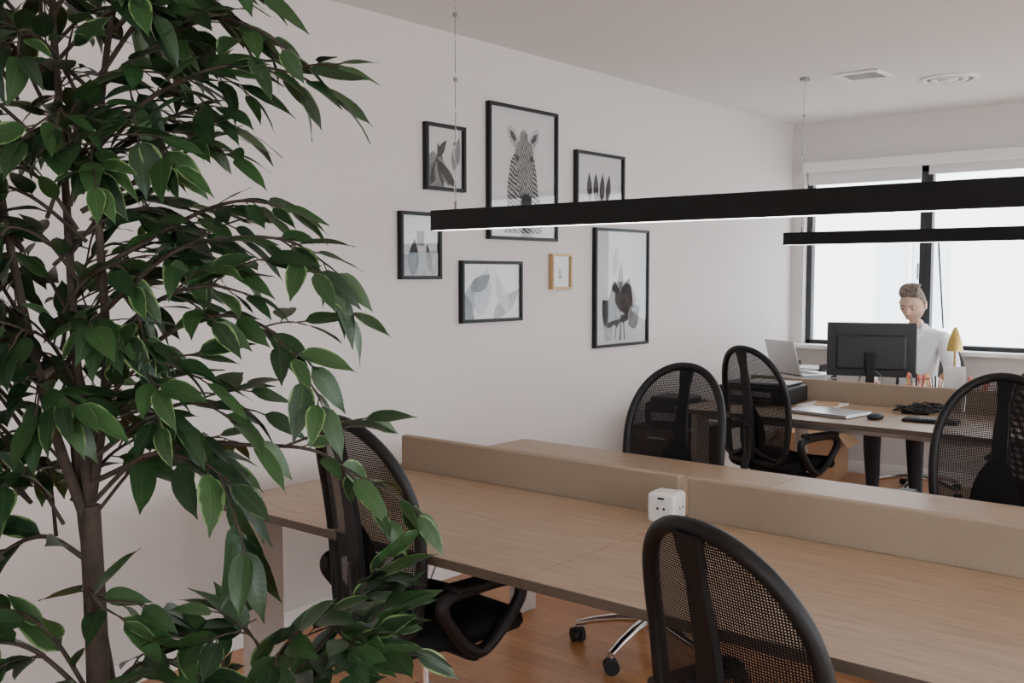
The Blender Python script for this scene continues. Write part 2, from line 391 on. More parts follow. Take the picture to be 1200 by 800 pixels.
picture(4.47,4.945,1.80,2.165,[(lf(.26+.15*k,.18,.58,.13,.04*(k-1)),M_ink) for k in range(4)]+[([(.255+.15*k,.12),(.27+.15*k,.12),(.27+.15*k,.2),(.255+.15*k,.2)],M_grey) for k in range(4)],mat_in=.03)
picture(3.135,3.40,1.455,1.765,[([(0,0),(1,0),(1,.42),(.0,.36)],M_grey),(lf(.3,.0,.62,.3,.1),M_ink),(lf(.55,.0,.45,.26,.5),M_grey),(lf(.8,.05,.5,.16,-.2),M_ink),([(.42,.75),(.62,.75),(.62,.5),(.42,.5)],M_grey)])
picture(3.54,4.0,1.24,1.545,[(lf(.05,.1,.8,.3,.4),M_grey),(lf(.3,.05,.9,.3,.15),M_pale),(lf(.55,.0,.7,.26,.7),M_grey),(lf(.15,.5,.45,.25,.8),M_ink),(lf(.8,.1,.75,.2,-.3),M_pale),([(.0,.0),(.2,0),(.16,.3),(.05,.45),(0,.4)],M_ink)])
picture(4.252,4.43,1.397,1.59,[(lf(.45,.3,.4,.22,.1),M_gold),([(.35,.22),(.65,.22),(.6,.34),(.4,.34)],M_grey)],fm=M_gold,bw=.014,mat_in=.015)
picture(4.655,5.22,1.055,1.745,[([(.18,0),(.3,0),(.34,.2),(.32,.33),(.2,.3),(.12,.15)],M_pale),(lf(.42,.12,.46,.34,-.15),M_ink),(lf(.52,.16,.46,.34,.35),M_ink),(lf(.34,.14,.34,.26,-.75),M_ink),(lf(.66,.14,.30,.24,.95),M_grey),
   (lf(.48,.45,.30,.10,.05),M_grey),([(.47,0),(.50,0),(.50,.2),(.48,.2)],M_ink),([(.56,0),(.58,0),(.56,.2),(.54,.2)],M_ink),([(.36,0),(.37,0),(.42,.2),(.40,.2)],M_ink),(lf(.34,.62,.28,.10,.25),M_pale)],mat_in=.02)

# ------------------------------------------------------------------ office chair
def chair_mesh():
    b=MB()
    for k in range(5):
        a=2*PI*k/5+.3; c,s=math.cos(a),math.sin(a)
        P=[(.03*c,.03*s,.125),(.12*c,.12*s,.118),(.22*c,.22*s,.098),(.30*c,.30*s,.075)]
        b.tube(P,[.026,.022,.018,.014],M_chrome,10,flat=.8)
        x,y=.295*c,.295*s
        b.cyl((x,y,.085),(x,y,.05),.007,M_chrome,n=8)
        ta=a+.7; tx,ty=math.cos(ta),math.sin(ta)
        for sg in (-1,1): b.cyl((x+tx*sg*.007,y+ty*sg*.007,.029),(x+tx*sg*.024,y+ty*sg*.024,.029),.029,M_black,n=18)
        b.box((x,y,.048),(.03,.03,.022),M_black,rot=(0,0,ta),bev=.006)
    b.cyl((0,0,.09),(0,0,.15),.034,M_chrome); b.cyl((0,0,.15),(0,0,.27),.026,M_black); b.cyl((0,0,.26),(0,0,.42),.015,M_chrome)
    b.box((0,-.02,.435),(.16,.24,.05),M_black,bev=.012)
    def ring(hw,hd,z,n=36,e=3.2,drop=0):
        R=[]
        for j in range(n):
            a=2*PI*j/n; c,s=math.cos(a),math.sin(a)
            x=hw*math.copysign(abs(c)**(2/e),c); y=.02+hd*math.copysign(abs(s)**(2/e),s)
            zz=z-drop*max(0,(y-.1)/.15)**2*.03+.012*(x/.24)**2
            R.append((x,y,zz))
        return R
    rs=[ring(.02,.02,.46),ring(.2,.19,.46),ring(.235,.225,.47,drop=1),ring(.245,.235,.49,drop=1),ring(.24,.23,.512,drop=1),ring(.215,.205,.527,drop=1),ring(.12,.11,.528,drop=.6),ring(.02,.02,.526)]
    V=[p for r in rs for p in r]; n=36
    F=[[i*n+j,i*n+(j+1)%n,(i+1)*n+(j+1)%n,(i+1)*n+j] for i in range(len(rs)-1) for j in range(n)]
    b.add(V,F,M_blackfab)
    Hq=.60
    def bp(p,q,off=0):
        y=-.215-.085*(q/Hq)+.03*math.sin(PI*q/Hq*.9)+.055*(p/.21)**2*(1-.2*q/Hq)+off
        z=.51+q*.985
        return Vector((p,y,z))
    def halfw(q):
        t=q/Hq
        if t<.10: return .150+.04*math.sin(t/.10*PI/2)
        if t<.45: return .190+.020*math.sin((t-.10)/.35*PI/2)
        return .210*max(0,1-((t-.45)/.55)**2.7)**(1/2.1)
    qs=[Hq*(1-math.cos(PI*k/40))/2 for k in range(41)]
    rim=[bp(halfw(q),q) for q in qs]+[bp(-halfw(q),q) for q in qs[-2::-1]]
    nb=8
    rim+= [bp(-.150+.30*k/nb,0) for k in range(1,nb)]
    b.tube(rim,.0165,M_black,10,closed=True)
    V=[];nx=16
    for q in qs:
        for i in range(nx+1): V.append(bp(halfw(q)*(2*i/nx-1),q))
    F=[[r*(nx+1)+i,r*(nx+1)+i+1,(r+1)*(nx+1)+i+1,(r+1)*(nx+1)+i] for r in range(40) for i in range(nx)]
    b.add(V,F,M_mesh)
    V=[];F=[];K=30
    for k in range(K+1):
        q=Hq*.985*k/K; w=.017+.022*(1-k/K)+.014*max(0,(k/K-.85)/.15)
        for sx,of in ((-w,-.022),(w,-.022),(w,-.006),(-w,-.006)): V.append(bp(0,q,of)+Vector((sx,0,0)))
    for k in range(K):
        for j in range(4): F.append([k*4+j,k*4+(j+1)%4,k*4+4+(j+1)%4,k*4+4+j])
    F+= [[3,2,1,0],[K*4,K*4+1,K*4+2,K*4+3]]
    b.add(V,F,M_black,False)
    for s in (-1,1):
        b.tube(cat([bp(0,.10,-.016),bp(s*.06,.055,-.01),bp(s*.12,.03,-.006),bp(s*.16,.02,0)],5),.011,M_black,8)
    V=[];F=[];n=20;rr=6
    for r in range(rr+1):
        f=r/rr
        for j in range(n):
            a=2*PI*j/n; p=.085*f*math.sin(a)*(1-.25*math.cos(a)); q=.165+.14*f*math.cos(a)
            V.append(bp(p,q,.004+.014*(1-f*f)))
    for r in range(rr):
        for j in range(n): F.append([r*n+j,r*n+(j+1)%n,(r+1)*n+(j+1)%n,(r+1)*n+j])
    b.add(V,F,M_blackfab)
    b.tube(cat([(0,-.08,.435),(0,-.20,.43),(0,-.262,.47),bp(0,.06,-.02),bp(0,.2,-.022)],6),.024,M_black,10,flat=.5)
    for s in (-1,1):
        x=s*.275
        loop=[(x,-.13,.645),(x,.02,.655),(x,.10,.645),(x,.125,.61),(x-s*.004,.10,.56),(x-s*.01,.03,.49),(x-s*.012,-.02,.47),(x-s*.01,-.07,.50),(x-s*.004,-.13,.57),(x,-.155,.615)]
        L=[Vector(p) for p in loop]; out=[]
        k=len(L)
        for i in range(k):
            a,bb,c,d=L[i-1],L[i],L[(i+1)%k],L[(i+2)%k]
            for j in range(5):
                t=j/5; out.append(.5*((2*bb)+(c-a)*t+(2*a-5*bb+4*c-d)*t*t+(3*bb-a-3*c+d)*t**3))
        b.tube(out,.0185,M_black,10,closed=True)
        b.box((x,-.01,.665),(.062,.235,.022),M_black,bev=.010,seg=3)
        b.tube(cat([(x-s*.012,-.02,.475),(s*.24,-.02,.452),(s*.16,-.02,.448),(s*.06,-.02,.44)],5),.016,M_black,8)
    return b.mesh("mesh_office_chair")
CM=chair_mesh()
def chair(x,y,rz,sc=1.0,dz=0):
    o=D.objects.new("mesh_office_chair",CM); SC.collection.objects.link(o)
    o.location=(x,y,0); o.rotation_euler=(0,0,math.radians(rz)); o.scale=(1,1,sc); return o
chair(2.553,1.759,-17,.95)
chair(1.30,2.00,-7,.99)
chair(1.26,3.29,184)
chair(2.35,3.66,178)
chair(1.03,4.92,-16)
chair(2.40,4.84,4)

# ------------------------------------------------------------------ small objects on benches
TZ=.741
b=MB(); b.box((0,0,.045),(.09,.09,.09),M_whitep,bev=.012,seg=4)
b.cyl((0,-.0445,.045),(0,-.0458,.045),.024,M_paper); [b.cyl((dx,-.0455,.045),(dx,-.0465,.045),.004,M_black,n=10) for dx in (-.01,.01)]
b.cyl((.0445,0,.045),(.0458,0,.045),.024,M_paper); [b.cyl((.0455,dy,.045),(.0465,dy,.045),.004,M_black,n=10) for dy in (-.01,.01)]
b.box((0,-.046,.075),(.02,.002,.006),M_black,bev=0)
b.obj("power_socket_cube",(1.775,2.55,TZ),math.radians(8))
b=MB(); b.box((0,0,.05),(.42,.34,.1),M_black,bev=.015); b.box((0,-.02,.108),(.38,.26,.014),M_screen,bev=.005); b.box((0,-.19,.025),(.26,.1,.01),M_black); b.box((0,-.171,.06),(.24,.006,.03),M_grey)
b.box((.05,.02,.117),(.28,.2,.004),M_paper,bev=0)
b.obj("inkjet_printer",(.72,5.36,TZ),.05)
b=MB(); b.box((0,0,.004),(.20,.26,.008),M_paper,bev=.001); b.box((.02,.01,.011),(.13,.18,.006),M_card,bev=.001,rot=(0,0,.3)); b.obj("paper_stack",(1.07,5.39,TZ),.0)
b=MB(); b.box((0,0,.006),(.36,.25,.010),M_alu,bev=.004); b.box((0,0,.0145),(.36,.25,.006),M_alu,bev=.003); b.obj("closed_laptop",(1.22,5.10,TZ),-.15)
b=MB(); b.sph((0,0,.014),(.03,.052,.018),M_black); b.box((0,0,.003),(.036,.07,.006),M_black,bev=.002); b.obj("computer_mouse",(1.49,5.05,TZ),-.4)
b=MB(); b.box((0,0,.012),(.14,.09,.022),M_black,bev=.008)
P=[(.09*math.cos(t*.35)*(1+.3*math.sin(t*1.3)),.06*math.sin(t*.35)*(1+.2*math.cos(t*.9)),.012+.012*(1+math.sin(t*.8))) for t in range(60)]
b.tube(P,.004,M_black,6); P=[(p[0]*.7+.05,p[1]*1.2+.02,p[2]+.015) for p in P]; b.tube(P,.0035,M_black,6)
b.obj("charger_and_cables",(1.58,5.40,TZ),.2)
b=MB(); b.box((0,0,.008),(.26,.11,.014),M_black,bev=.004)
for r in range(4):
    for c in range(12): b.box((-.11+c*.02,-.036+r*.024,.017),(.016,.019,.005),M_screen,bev=.001)
b.obj("computer_keyboard",(1.74,5.13,TZ),.1)
b=MB()
b.box((0,0,.285),(.51,.018,.325),M_screen,bev=.006); b.box((0,.012,.27),(.40,.03,.21),M_screen,bev=.012,seg=3)
b.box((0,-.0095,.29),(.49,.001,.30),mat("monitor_screen",(.25,.3,.34),.2,emit=(.6,.7,.8),es=.8),bev=0)
b.box((0,.035,.22),(.07,.03,.1),M_black,bev=.008); b.box((0,.055,.12),(.05,.02,.23),M_black,bev=.006)
b.box((0,.03,.006),(.24,.19,.012),M_black,bev=.004)
b.tube(cat([(.03,.03,.16),(.06,.09,.10),(.02,.12,.02),(-.05,.15,.005)],6),.003,M_black,6)
b.tube(cat([(-.03,.03,.16),(-.07,.08,.12),(-.05,.11,.03),(-.1,.14,.005)],6),.003,M_grey,6)
b.obj("computer_monitor",(1.12,5.98,TZ),math.radians(180+17))
b=MB()
for sx in (-.1,.1): b.box((sx,0,.05),(.02,.2,.10),M_alu,bev=.004)
b.box((0,0,.106),(.26,.22,.012),M_alu,bev=.004)
b.box((0,0,.122),(.30,.22,.014),M_alu,bev=.004); b.box((0,.007,.130),(.26,.1,.002),M_black,bev=0)
b.box((0,.155,.230),(.30,.007,.215),M_alu,rot=(-.28,0,0),bev=.003); b.box((0,.150,.231),(.28,.001,.195),M_screen,rot=(-.28,0,0),bev=0)
b.cyl((-.12,.112,.127),(.12,.112,.127),.008,M_black,n=10)
b.obj("open_laptop",(.72,5.92,TZ),math.radians(180-30))
b=MB()
for k in range(3):
    b.box((0,0,.01+k*.055),(.25,.28,.004),M_black,bev=.001)
    for sx in (-1,1): b.box((sx*.125,0,.03+k*.055),(.004,.28,.045),M_black,bev=0)
    b.box((0,0,.018+k*.055),(.21,.25,.01),M_paper,bev=0)
b.obj("document_tray",(.62,6.25,TZ),0)
b=MB(); b.box((0,0,.008),(.40,.13,.014),M_whitep,bev=.004)
for r in range(5):
    for c in range(16): b.box((-.18+c*.024,-.048+r*.024,.017),(.02,.02,.004),M_paper,bev=.001)
b.obj("computer_keyboard",(1.13,6.245,TZ),0)
cols=[M_pink,M_gold,M_black,M_pink,M_brass,M_grey,M_pink]
def cup(x,y,m,seed,n=8):
    b=MB(); b.lathe([(.001,.002),(.036,.002),(.04,.10),(.037,.10),(.034,.006),(.001,.006)],m)
    for k in range(n):
        a=k*.9+seed; b.cyl((.015*math.cos(a),.015*math.sin(a),.01),(.048*math.cos(a),.048*math.sin(a),.15+.014*(k%3)),.0045,cols[(k+seed)%7],n=7)
        if k%3==0: b.sph((.049*math.cos(a),.049*math.sin(a),.165+.012*(k%3)),(.013,.013,.02),cols[(k+seed)%7],6)
    b.obj("pencil_cup",(x,y,TZ))
cup(1.47,5.72,M_whitep,0); cup(1.56,5.78,M_card,1,6); cup(1.80,5.74,M_whitep,3,6)
b=MB(); b.box((0,0,.115),(.11,.008,.23),M_whitep,bev=.003); b.box((0,.06,.05),(.008,.12,.10),M_whitep,bev=.002); b.box((0,-.006,.12),(.085,.002,.18),M_paper,bev=0)
b.obj("desk_photo_stand",(1.665,5.76,TZ),.15)
b=MB(); b.box((0,0,.075),(.22,.13,.15),M_whitep,bev=.01); b.box((0,-.066,.08),(.16,.002,.08),M_pale,bev=0); b.box((0,0,.152),(.2,.11,.004),M_paper,bev=.001)
b.obj("white_storage_box",(1.93,5.86,TZ),.1)
b=MB(); b.lathe([(.001,.0),(.055,0),(.055,.012),(.01,.02),(.006,.03),(.006,.31),(.012,.32)],M_brass); b.lathe([(.045,.30),(.036,.36),(.015,.42),(.006,.435),(.001,.438)],M_brass); b.lathe([(.043,.301),(.034,.358),(.014,.417)],M_whitep)
b.obj("brass_table_lamp",(1.60,5.98,TZ))
b=MB(); b.lathe([(.001,.002),(.04,.002),(.042,.09),(.038,.09),(.036,.008),(.001,.008)],M_whitep)
b.tube(cat([(.04,0,.075),(.066,0,.07),(.07,0,.045),(.06,0,.022),(.04,0,.018)],5),.005,M_whitep,8); b.obj("coffee_mug",(1.42,5.98,TZ),.4)
b=MB()
for k,(w_,m_) in enumerate(((.24,M_black),(.22,M_walnut),(.20,M_whitep),(.21,M_grey))): b.box((0,0,.015+k*.03),(w_,.17,.028),m_,bev=.002,rot=(0,0,.08*(k-1)))
b.obj("book_stack",(2.25,5.9,TZ))
b=MB(); b.box((0,0,.29),(.40,.45,.57),M_walnut,bev=.004)
for k in range(3): b.box((.0,-.228,.12+k*.18),(.38,.012,.165),M_walnut,bev=.003); b.box((0,-.24,.16+k*.18),(.12,.012,.01),M_steel,bev=.002)
b.obj("walnut_drawer_cabinet",(.235,5.22,0))
b=MB(); b.box((0,0,.07),(.30,.3,.14),M_black,bev=.02); b.box((0,-.02,.155),(.24,.22,.04),M_screen,bev=.012); b.box((0,-.152,.06),(.2,.01,.05),M_grey,bev=.002)
b.obj("label_printer",(.235,5.22,.576),.1)
b=MB(); b.box((0,0,.17),(.42,.32,.34),M_card,bev=.004); b.box((0,0,.342),(.42,.05,.002),M_gold,bev=0)
for s in (-1,1): b.box((s*.25,0,.30),(.12,.31,.004),M_card,rot=(0,s*.9,0),bev=0)
b.obj("cardboard_box",(.36,6.95,0),.12)
b=MB(); b.tube(cat([(1.02,2.4,.60),(1.0,2.3,.40),(.98,2.32,.2),(1.0,2.36,.03),(1.05,2.42,.006),(1.0,2.5,.006)],8),.003,M_wire,6); b.obj("power_cable")

# ------------------------------------------------------------------ ficus
def ficus(loc,rz):
    rnd=random.Random(11)
    wb=MB()
    LV=[];LF=[];LU=[];LR=[]
    def leaf(base,dirv,L,W,nrm):
        d=dirv.normalized(); s=d.cross(nrm)
        if s.length<.01: s=d.orthogonal()
        s.normalize(); n=s.cross(d).normalized()
        o=len(LV); K=8; r=rnd.random(); curl=rnd.uniform(.05,.30); fold=rnd.uniform(.05,.30); tw=rnd.uniform(-.35,.35)
        pet=.012
        for k in range(K+1):
            t=k/K
            w=W*.5*(math.sin(PI*min(1,t**.72))**.8 if 0<t<1 else 0)*(1-.25*t)
            if t>.86: w=W*.5*.2*(1-t)/.14*1.1
            if k==0: w=.0007
            c=base+d*(pet+L*t)-n*(curl*L*t*t)
            a=tw*t; sx=s*math.cos(a)+n*math.sin(a)
            for q in (-1,-.5,0,.5,1):
                wav=.02*L*math.sin(t*9+q*2+r*6)*abs(q)
                LV.append(c+sx*(w*q)+n*(abs(q)*w*fold+wav*.5))
                LU.append((.5+.5*q,t))
                LR.append(r)
        for k in range(K):
            for j in range(4): LF.append([o+k*5+j,o+k*5+j+1,o+(k+1)*5+j+1,o+(k+1)*5+j])
        wb.tube([base,base+d*pet*.6,base+d*(pet+.004)],.0010,M_bark,4,cap=False)
    def leaves_along(P,start=.25,step=.021,size=1.,droop=0):
        acc=0;side=1; tot=sum((P[i+1]-P[i]).length for i in range(len(P)-1)); run=0
        for i in range(len(P)-1):
            seg=P[i+1]-P[i]; l=seg.length; run+=l; acc+=l
            if run/tot<start: continue
            if acc>=step:
                acc=0; side=-side
                t=seg.normalized(); lat=t.cross(Vector((0,0,1)))
                if lat.length<.1: lat=Vector((rnd.uniform(-1,1),rnd.uniform(-1,1),0))
                lat.normalize()
                dv=t*rnd.uniform(.6,1.1)+lat*side*rnd.uniform(.2,.9)+Vector((0,0,rnd.uniform(-.75,.35)-droop))
                nn=Vector((rnd.gauss(0,.35),rnd.gauss(-.45,.45),1))
                L=rnd.uniform(.050,.084)*size
                leaf(P[i+1],dv,L,L*rnd.uniform(.38,.50),nn)
        t=(P[-1]-P[-2]).normalized()
        L=rnd.uniform(.055,.08)*size
        leaf(P[-1],t+Vector((0,0,-.2)),L,L*.42,Vector((rnd.gauss(0,.3),rnd.gauss(-.4,.3),1)))
    def branch(pts,r0=.004,r1=.0012,start=.25,twigs=4,step=.021,size=1.,tl=(.05,.10),droop=0):
        P=cat([Vector(p) for p in pts],10)
        k=len(P); wb.tube(P,[r0+(r1-r0)*i/(k-1) for i in range(k)],M_bark,6)
        leaves_along(P,start,step,size,droop)
        for j in range(twigs):
            i=int(k*rnd.uniform(max(.25,start),.9)); i=min(i,k-2)
            t=(P[i+1]-P[i]).normalized(); lat=t.cross(Vector((0,0,1))).normalized()*rnd.choice((-1,1))
            dv=(t*rnd.uniform(.6,1)+lat*rnd.uniform(.2,.8)+Vector((0,0,rnd.uniform(-.5,.6)))).normalized()
            L=rnd.uniform(*tl)
            Q=[P[i]+dv*L*f-Vector((0,0,.2*L*f*f)) for f in (0,.17,.34,.5,.67,.84,1)]
            wb.tube(Q,[r1*1.2]*6+[r1*.7],M_bark,5)
            leaves_along(Q,.2,.018,size,droop)
    T=cat([(.01,0,.30),(0,0,.6),(.005,0,.9),(0,0,1.16)],8)
    wb.tube(T,[.019-.005*i/(len(T)-1) for i in range(len(T))],M_bark,12)
    T2=cat([(.03,.02,.30),(.03,.03,.6),(.02,.02,.85),(-.01,.01,1.1),(-.02,.0,1.3)],8); wb.tube(T2,.008,M_bark,8)
    for st in ([(0,0,1.15),(-.012,0,1.35),(-.025,.01,1.6),(-.03,0,1.85),(-.02,0,2.08)],[(0,0,1.15),(.02,.02,1.35),(.015,.02,1.6),(.04,.02,1.82),(.10,.02,2.02)],[(0,0,1.12),(-.04,-.03,1.3),(-.08,-.03,1.5),(-.12,-.02,1.75),(-.16,0,1.95)]):
        P=cat(st,8); wb.tube(P,[.008-.005*i/(len(P)-1) for i in range(len(P))],M_bark,8)
    B=branch
    B([(0,0,1.62),(.1,-.03,1.70),(.20,-.03,1.745),(.28,-.0,1.745),(.33,0,1.72)],start=.3,twigs=4)
    B([(.02,0,1.72),(.10,.03,1.79),(.17,.02,1.82),(.24,0,1.80),(.285,0,1.77)],twigs=3)
    B([(.05,0,1.80),(.12,-.0,1.86),(.18,-.0,1.875),(.24,-.0,1.85)],twigs=4)
    B([(.03,0,1.74),(.09,-.0,1.82),(.14,-.0,1.85),(.18,-.0,1.85)],twigs=4)
    B([(0,0,1.56),(.10,.02,1.62),(.15,.03,1.65),(.20,.0,1.635)],twigs=1)
    B([(0,0,1.60),(.08,.02,1.67),(.14,.03,1.70),(.18,.0,1.70)],twigs=2)
    B([(0,0,1.40),(.12,-.02,1.50),(.20,-.0,1.525),(.28,.0,1.52),(.335,.0,1.485)],start=.25,twigs=4)
    B([(.0,0,1.47),(.09,.03,1.53),(.16,.03,1.565),(.22,0,1.575),(.26,0,1.57)],twigs=3,start=.3)
    B([(0,0,1.30),(.12,0,1.40),(.20,0,1.42),(.26,0,1.395),(.30,0,1.36)],start=.3,twigs=3)
    B([(0,0,1.36),(.10,0,1.44),(.17,0,1.46),(.22,0,1.45)],start=.3,twigs=3)
    B([(0,0,1.22),(.1,-.02,1.29),(.17,-.02,1.305),(.23,0,1.29)],twigs=2)
    B([(0,0,1.26),(.07,-.04,1.34),(.12,-.05,1.36),(.17,-.05,1.34)],twigs=2)
    B([(0,0,1.19),(.12,0,1.24),(.23,0,1.243),(.31,0,1.235),(.36,0,1.20),(.40,0,1.15)],start=.66,twigs=2,step=.024)
    B([(.27,0,1.242),(.32,-.01,1.262),(.37,-.01,1.28)],r0=.002,start=.5,twigs=0,step=.026)
    B([(0,0,1.16),(.09,-.04,1.235),(.17,-.07,1.235),(.215,-.09,1.215)],start=.35,twigs=1,size=1.25,droop=.5)
    B([(0.01,0,.62),(.12,.02,.76),(.24,.02,.88),(.32,.0,.97),(.37,0,1.04),(.40,0,1.08)],start=.62,twigs=4)
    B([(.12,0,.76),(.25,0,.88),(.34,0,.94),(.385,0,.955)],start=.45,twigs=4)
    B([(.12,0,.76),(.20,-.02,.89),(.235,-.02,.96),(.215,-.03,1.0)],start=.5,twigs=3)
    B([(.14,0,.76),(.22,-.02,.89),(.265,-.02,.96),(.285,-.03,.99)],start=.5,twigs=3)
    B([(.12,0,.76),(.17,-.02,.90),(.185,-.02,.95),(.16,-.03,.98)],start=.6,twigs=1)
    B([(.2,0,.84),(.30,-.02,.92),(.36,-.03,.965),(.395,-.03,.99)],start=.45,twigs=4)
    B([(.15,0,.78),(.27,-.05,.84),(.34,-.05,.87),(.38,-.05,.88)],start=.3,twigs=4)
    B([(.1,0,.74),(.2,-.06,.82),(.27,-.08,.87),(.31,-.08,.90)],start=.4,twigs=4)
    B([(0,0,1.08),(-.04,-.05,1.13),(-.09,-.08,1.11),(-.12,-.08,1.07)],twigs=2,size=1.15)
    B([(0,0,.98),(.02,-.06,1.06),(.05,-.09,1.05),(.075,-.1,1.04)],twigs=1,start=.4,size=1.2)
    B([(0,0,.86),(.05,-.02,.93),(.09,-.03,.955),(.12,-.03,.955)],twigs=2,size=1.0)
    B([(0,0,.88),(-.05,-.05,.97),(-.1,-.06,.99),(-.14,-.05,.97)],twigs=4,size=1.2)
    B([(0,0,.88),(-.03,-.05,.99),(-.07,-.06,1.03),(-.11,-.05,1.02)],twigs=3,size=1.2)
    B([(0,0,.80),(-.02,-.08,.88),(.0,-.12,.91),(.03,-.14,.91)],twigs=3,size=1.2)
    B([(0,0,.78),(-.04,-.08,.86),(-.08,-.12,.90),(-.10,-.14,.90)],twigs=3,size=1.2)
    NK=56
    for k in range(NK):
        z=1.14+.90*(k+.5)/NK; a=rnd.uniform(0,2*PI)
        s,d=math.cos(a),math.sin(a); L=rnd.uniform(.09,.17)
        if s<0: L*=1.15
        if d<-.5: L*=.8
        x0=-.02+.03*rnd.uniform(-1,1)
        B([(x0,0,z-.03),(x0+s*L*.4,d*L*.4,z+.03),(x0+s*L*.8,d*L*.8,z+.05),(x0+s*L,d*L,z+.03)],r0=.003,twigs=3,tl=(.05,.09),size=1.0)
    for k in range(20):
        z=1.18+.80*rnd.random(); L=rnd.uniform(.05,.16)
        B([(-.08,0,z-.03),(-.08-L*.4,-.04,z+.05),(-.08-L*.8,-.05,z+.06),(-.08-L,-.05,z+.02)],r0=.003,twigs=3,size=1.0)
    wb.lathe([(.001,.0),(.13,0),(.14,.01),(.18,.33),(.185,.345),(.172,.345),(.165,.32)],M_pot,n=40)
    wb.lathe([(.168,.315),(.09,.325),(.001,.33)],M_soil,n=40)
    e=empty("potted_ficus_tree",loc,rz)
    wb.obj("trunk_branches_and_pot",parent=e)
    me=D.meshes.new("leaves"); me.from_pydata([tuple(v) for v in LV],[],LF); me.materials.append(M_leaf)
    uvl=me.uv_layers.new(name="UVMap")
    for lp in me.loops: uvl.data[lp.index].uv=LU[lp.vertex_index]
    at=me.attributes.new("rnd",'FLOAT','POINT'); at.data.foreach_set("value",LR)
    me.polygons.foreach_set("use_smooth",[True]*len(me.polygons))
    o=D.objects.new("leaves",me); SC.collection.objects.link(o); o.parent=e
ficus((2.0,.66,0),math.radians(40))

# ------------------------------------------------------------------ seated man
def skin_obj(name,V,E,R,mats,matfn,parent,sub=2,loc=(0,0,0)):
    me=D.meshes.new(name+"_skel"); me.from_pydata(V,E,[]); o=D.objects.new(name+"_skel",me); SC.collection.objects.link(o)
    md=o.modifiers.new("skin",'SKIN'); md.use_smooth_shade=True; md.branch_smoothing=.6
    for i,r in enumerate(R):
        sv=me.skin_vertices[0].data[i]; sv.radius=(r,r) if not isinstance(r,tuple) else r; sv.use_root=(i==0)
    s=o.modifiers.new("sub",'SUBSURF'); s.levels=sub; s.render_levels=sub
    dg=C.evaluated_depsgraph_get(); ev=o.evaluated_get(dg); m2=D.meshes.new_from_object(ev); m2.name=name
    D.objects.remove(o)
    m2.materials.clear()
    for m in mats: m2.materials.append(m)
    for p in m2.polygons: p.material_index=matfn(p.center); p.use_smooth=True
    ob=D.objects.new(name,m2); SC.collection.objects.link(ob); ob.parent=parent; return ob
man=empty("seated_man",(1.14,6.80,0))
V=[(0,0,.62),(0,.0,.76),(0,-.03,.92),(0,-.05,1.04),(0,-.065,1.125),(0,-.10,1.19),
   (.17,-.05,1.065),(.25,-.12,.88),(.255,-.19,.80),(.19,-.33,.785),(.14,-.43,.785),
   (-.17,-.05,1.065),(-.25,-.12,.88),(-.255,-.19,.80),(-.19,-.33,.785),(-.14,-.43,.785),
   (.09,-.04,.60),(.12,-.26,.605),(.13,-.46,.60),(.135,-.45,.35),(.135,-.42,.10),(.14,-.50,.045),(.145,-.60,.04),
   (-.09,-.04,.60),(-.12,-.26,.605),(-.13,-.46,.60),(-.135,-.45,.35),(-.135,-.42,.10),(-.14,-.50,.045),(-.145,-.60,.04)]
E=[(0,1),(1,2),(2,3),(3,4),(4,5),(3,6),(6,7),(7,8),(8,9),(9,10),(3,11),(11,12),(12,13),(13,14),(14,15),
   (0,16),(16,17),(17,18),(18,19),(19,20),(20,21),(21,22),(0,23),(23,24),(24,25),(25,26),(26,27),(27,28),(28,29)]
R=[(.15,.11),(.14,.11),(.17,.125),(.16,.10),(.062,.062),(.052,.056),
   .075,.056,.048,.040,.028,.075,.056,.048,.040,.028,
   .085,.08,.065,.055,.042,.040,.032,.085,.08,.065,.055,.042,.040,.032]
def mf(c):
    if c.z<.075 : return 3
    if c.z<.69 and not (abs(c.x)>.17 and c.z>.70): return 1
    if c.z>1.125 and abs(c.x)<.075: return 2
    if c.y<-.12 and c.z>1.02 and abs(c.x)<.045*(c.z-1.02)/.1: return 2
    if c.y<-.40 and c.z<.85: return 2
    return 0
skin_obj("body",V,E,R,[M_shirt,M_trou,M_skin,M_black],mf,man,sub=3)
def hand(side):
    w=Vector((side*.14,-.42,.792)); 
    V=[w,w+Vector((-side*.006,-.045,.006)),w+Vector((-side*.010,-.075,.006))]; E=[(0,1),(1,2)]; R=[(.026,.018),(.034,.014),(.03,.012)]
    for k,(off,L) in enumerate(((-.030,.070),(-.010,.080),(.010,.075),(.029,.058))):
        kx=off*side
        a=len(V); b0=w+Vector((-side*.01+kx,-.085+abs(off)*.25,.008)); V.append(b0); E.append((2,a)); R.append(.0095)
        p=b0
        for f,dz in ((.45,.004),(.3,-.014),(.25,-.016)):
            p=p+Vector((off*.15,-L*f,dz)); V.append(p); E.append((len(V)-2,len(V)-1)); R.append(.0085 if f>.26 else .007)
    a=len(V); V.append(w+Vector((-side*.032,-.035,.0))); E.append((1,a)); R.append(.012)
    V.append(w+Vector((-side*.052,-.062,-.006))); E.append((a,a+1)); R.append(.010)
    V.append(w+Vector((-side*.058,-.088,-.012))); E.append((a+1,a+2)); R.append(.008)
    skin_obj("hand_%s"%("left" if side>0 else "right"),[tuple(v) for v in V],E,R,[M_skin],lambda c:0,man)
hand(1); hand(-1)
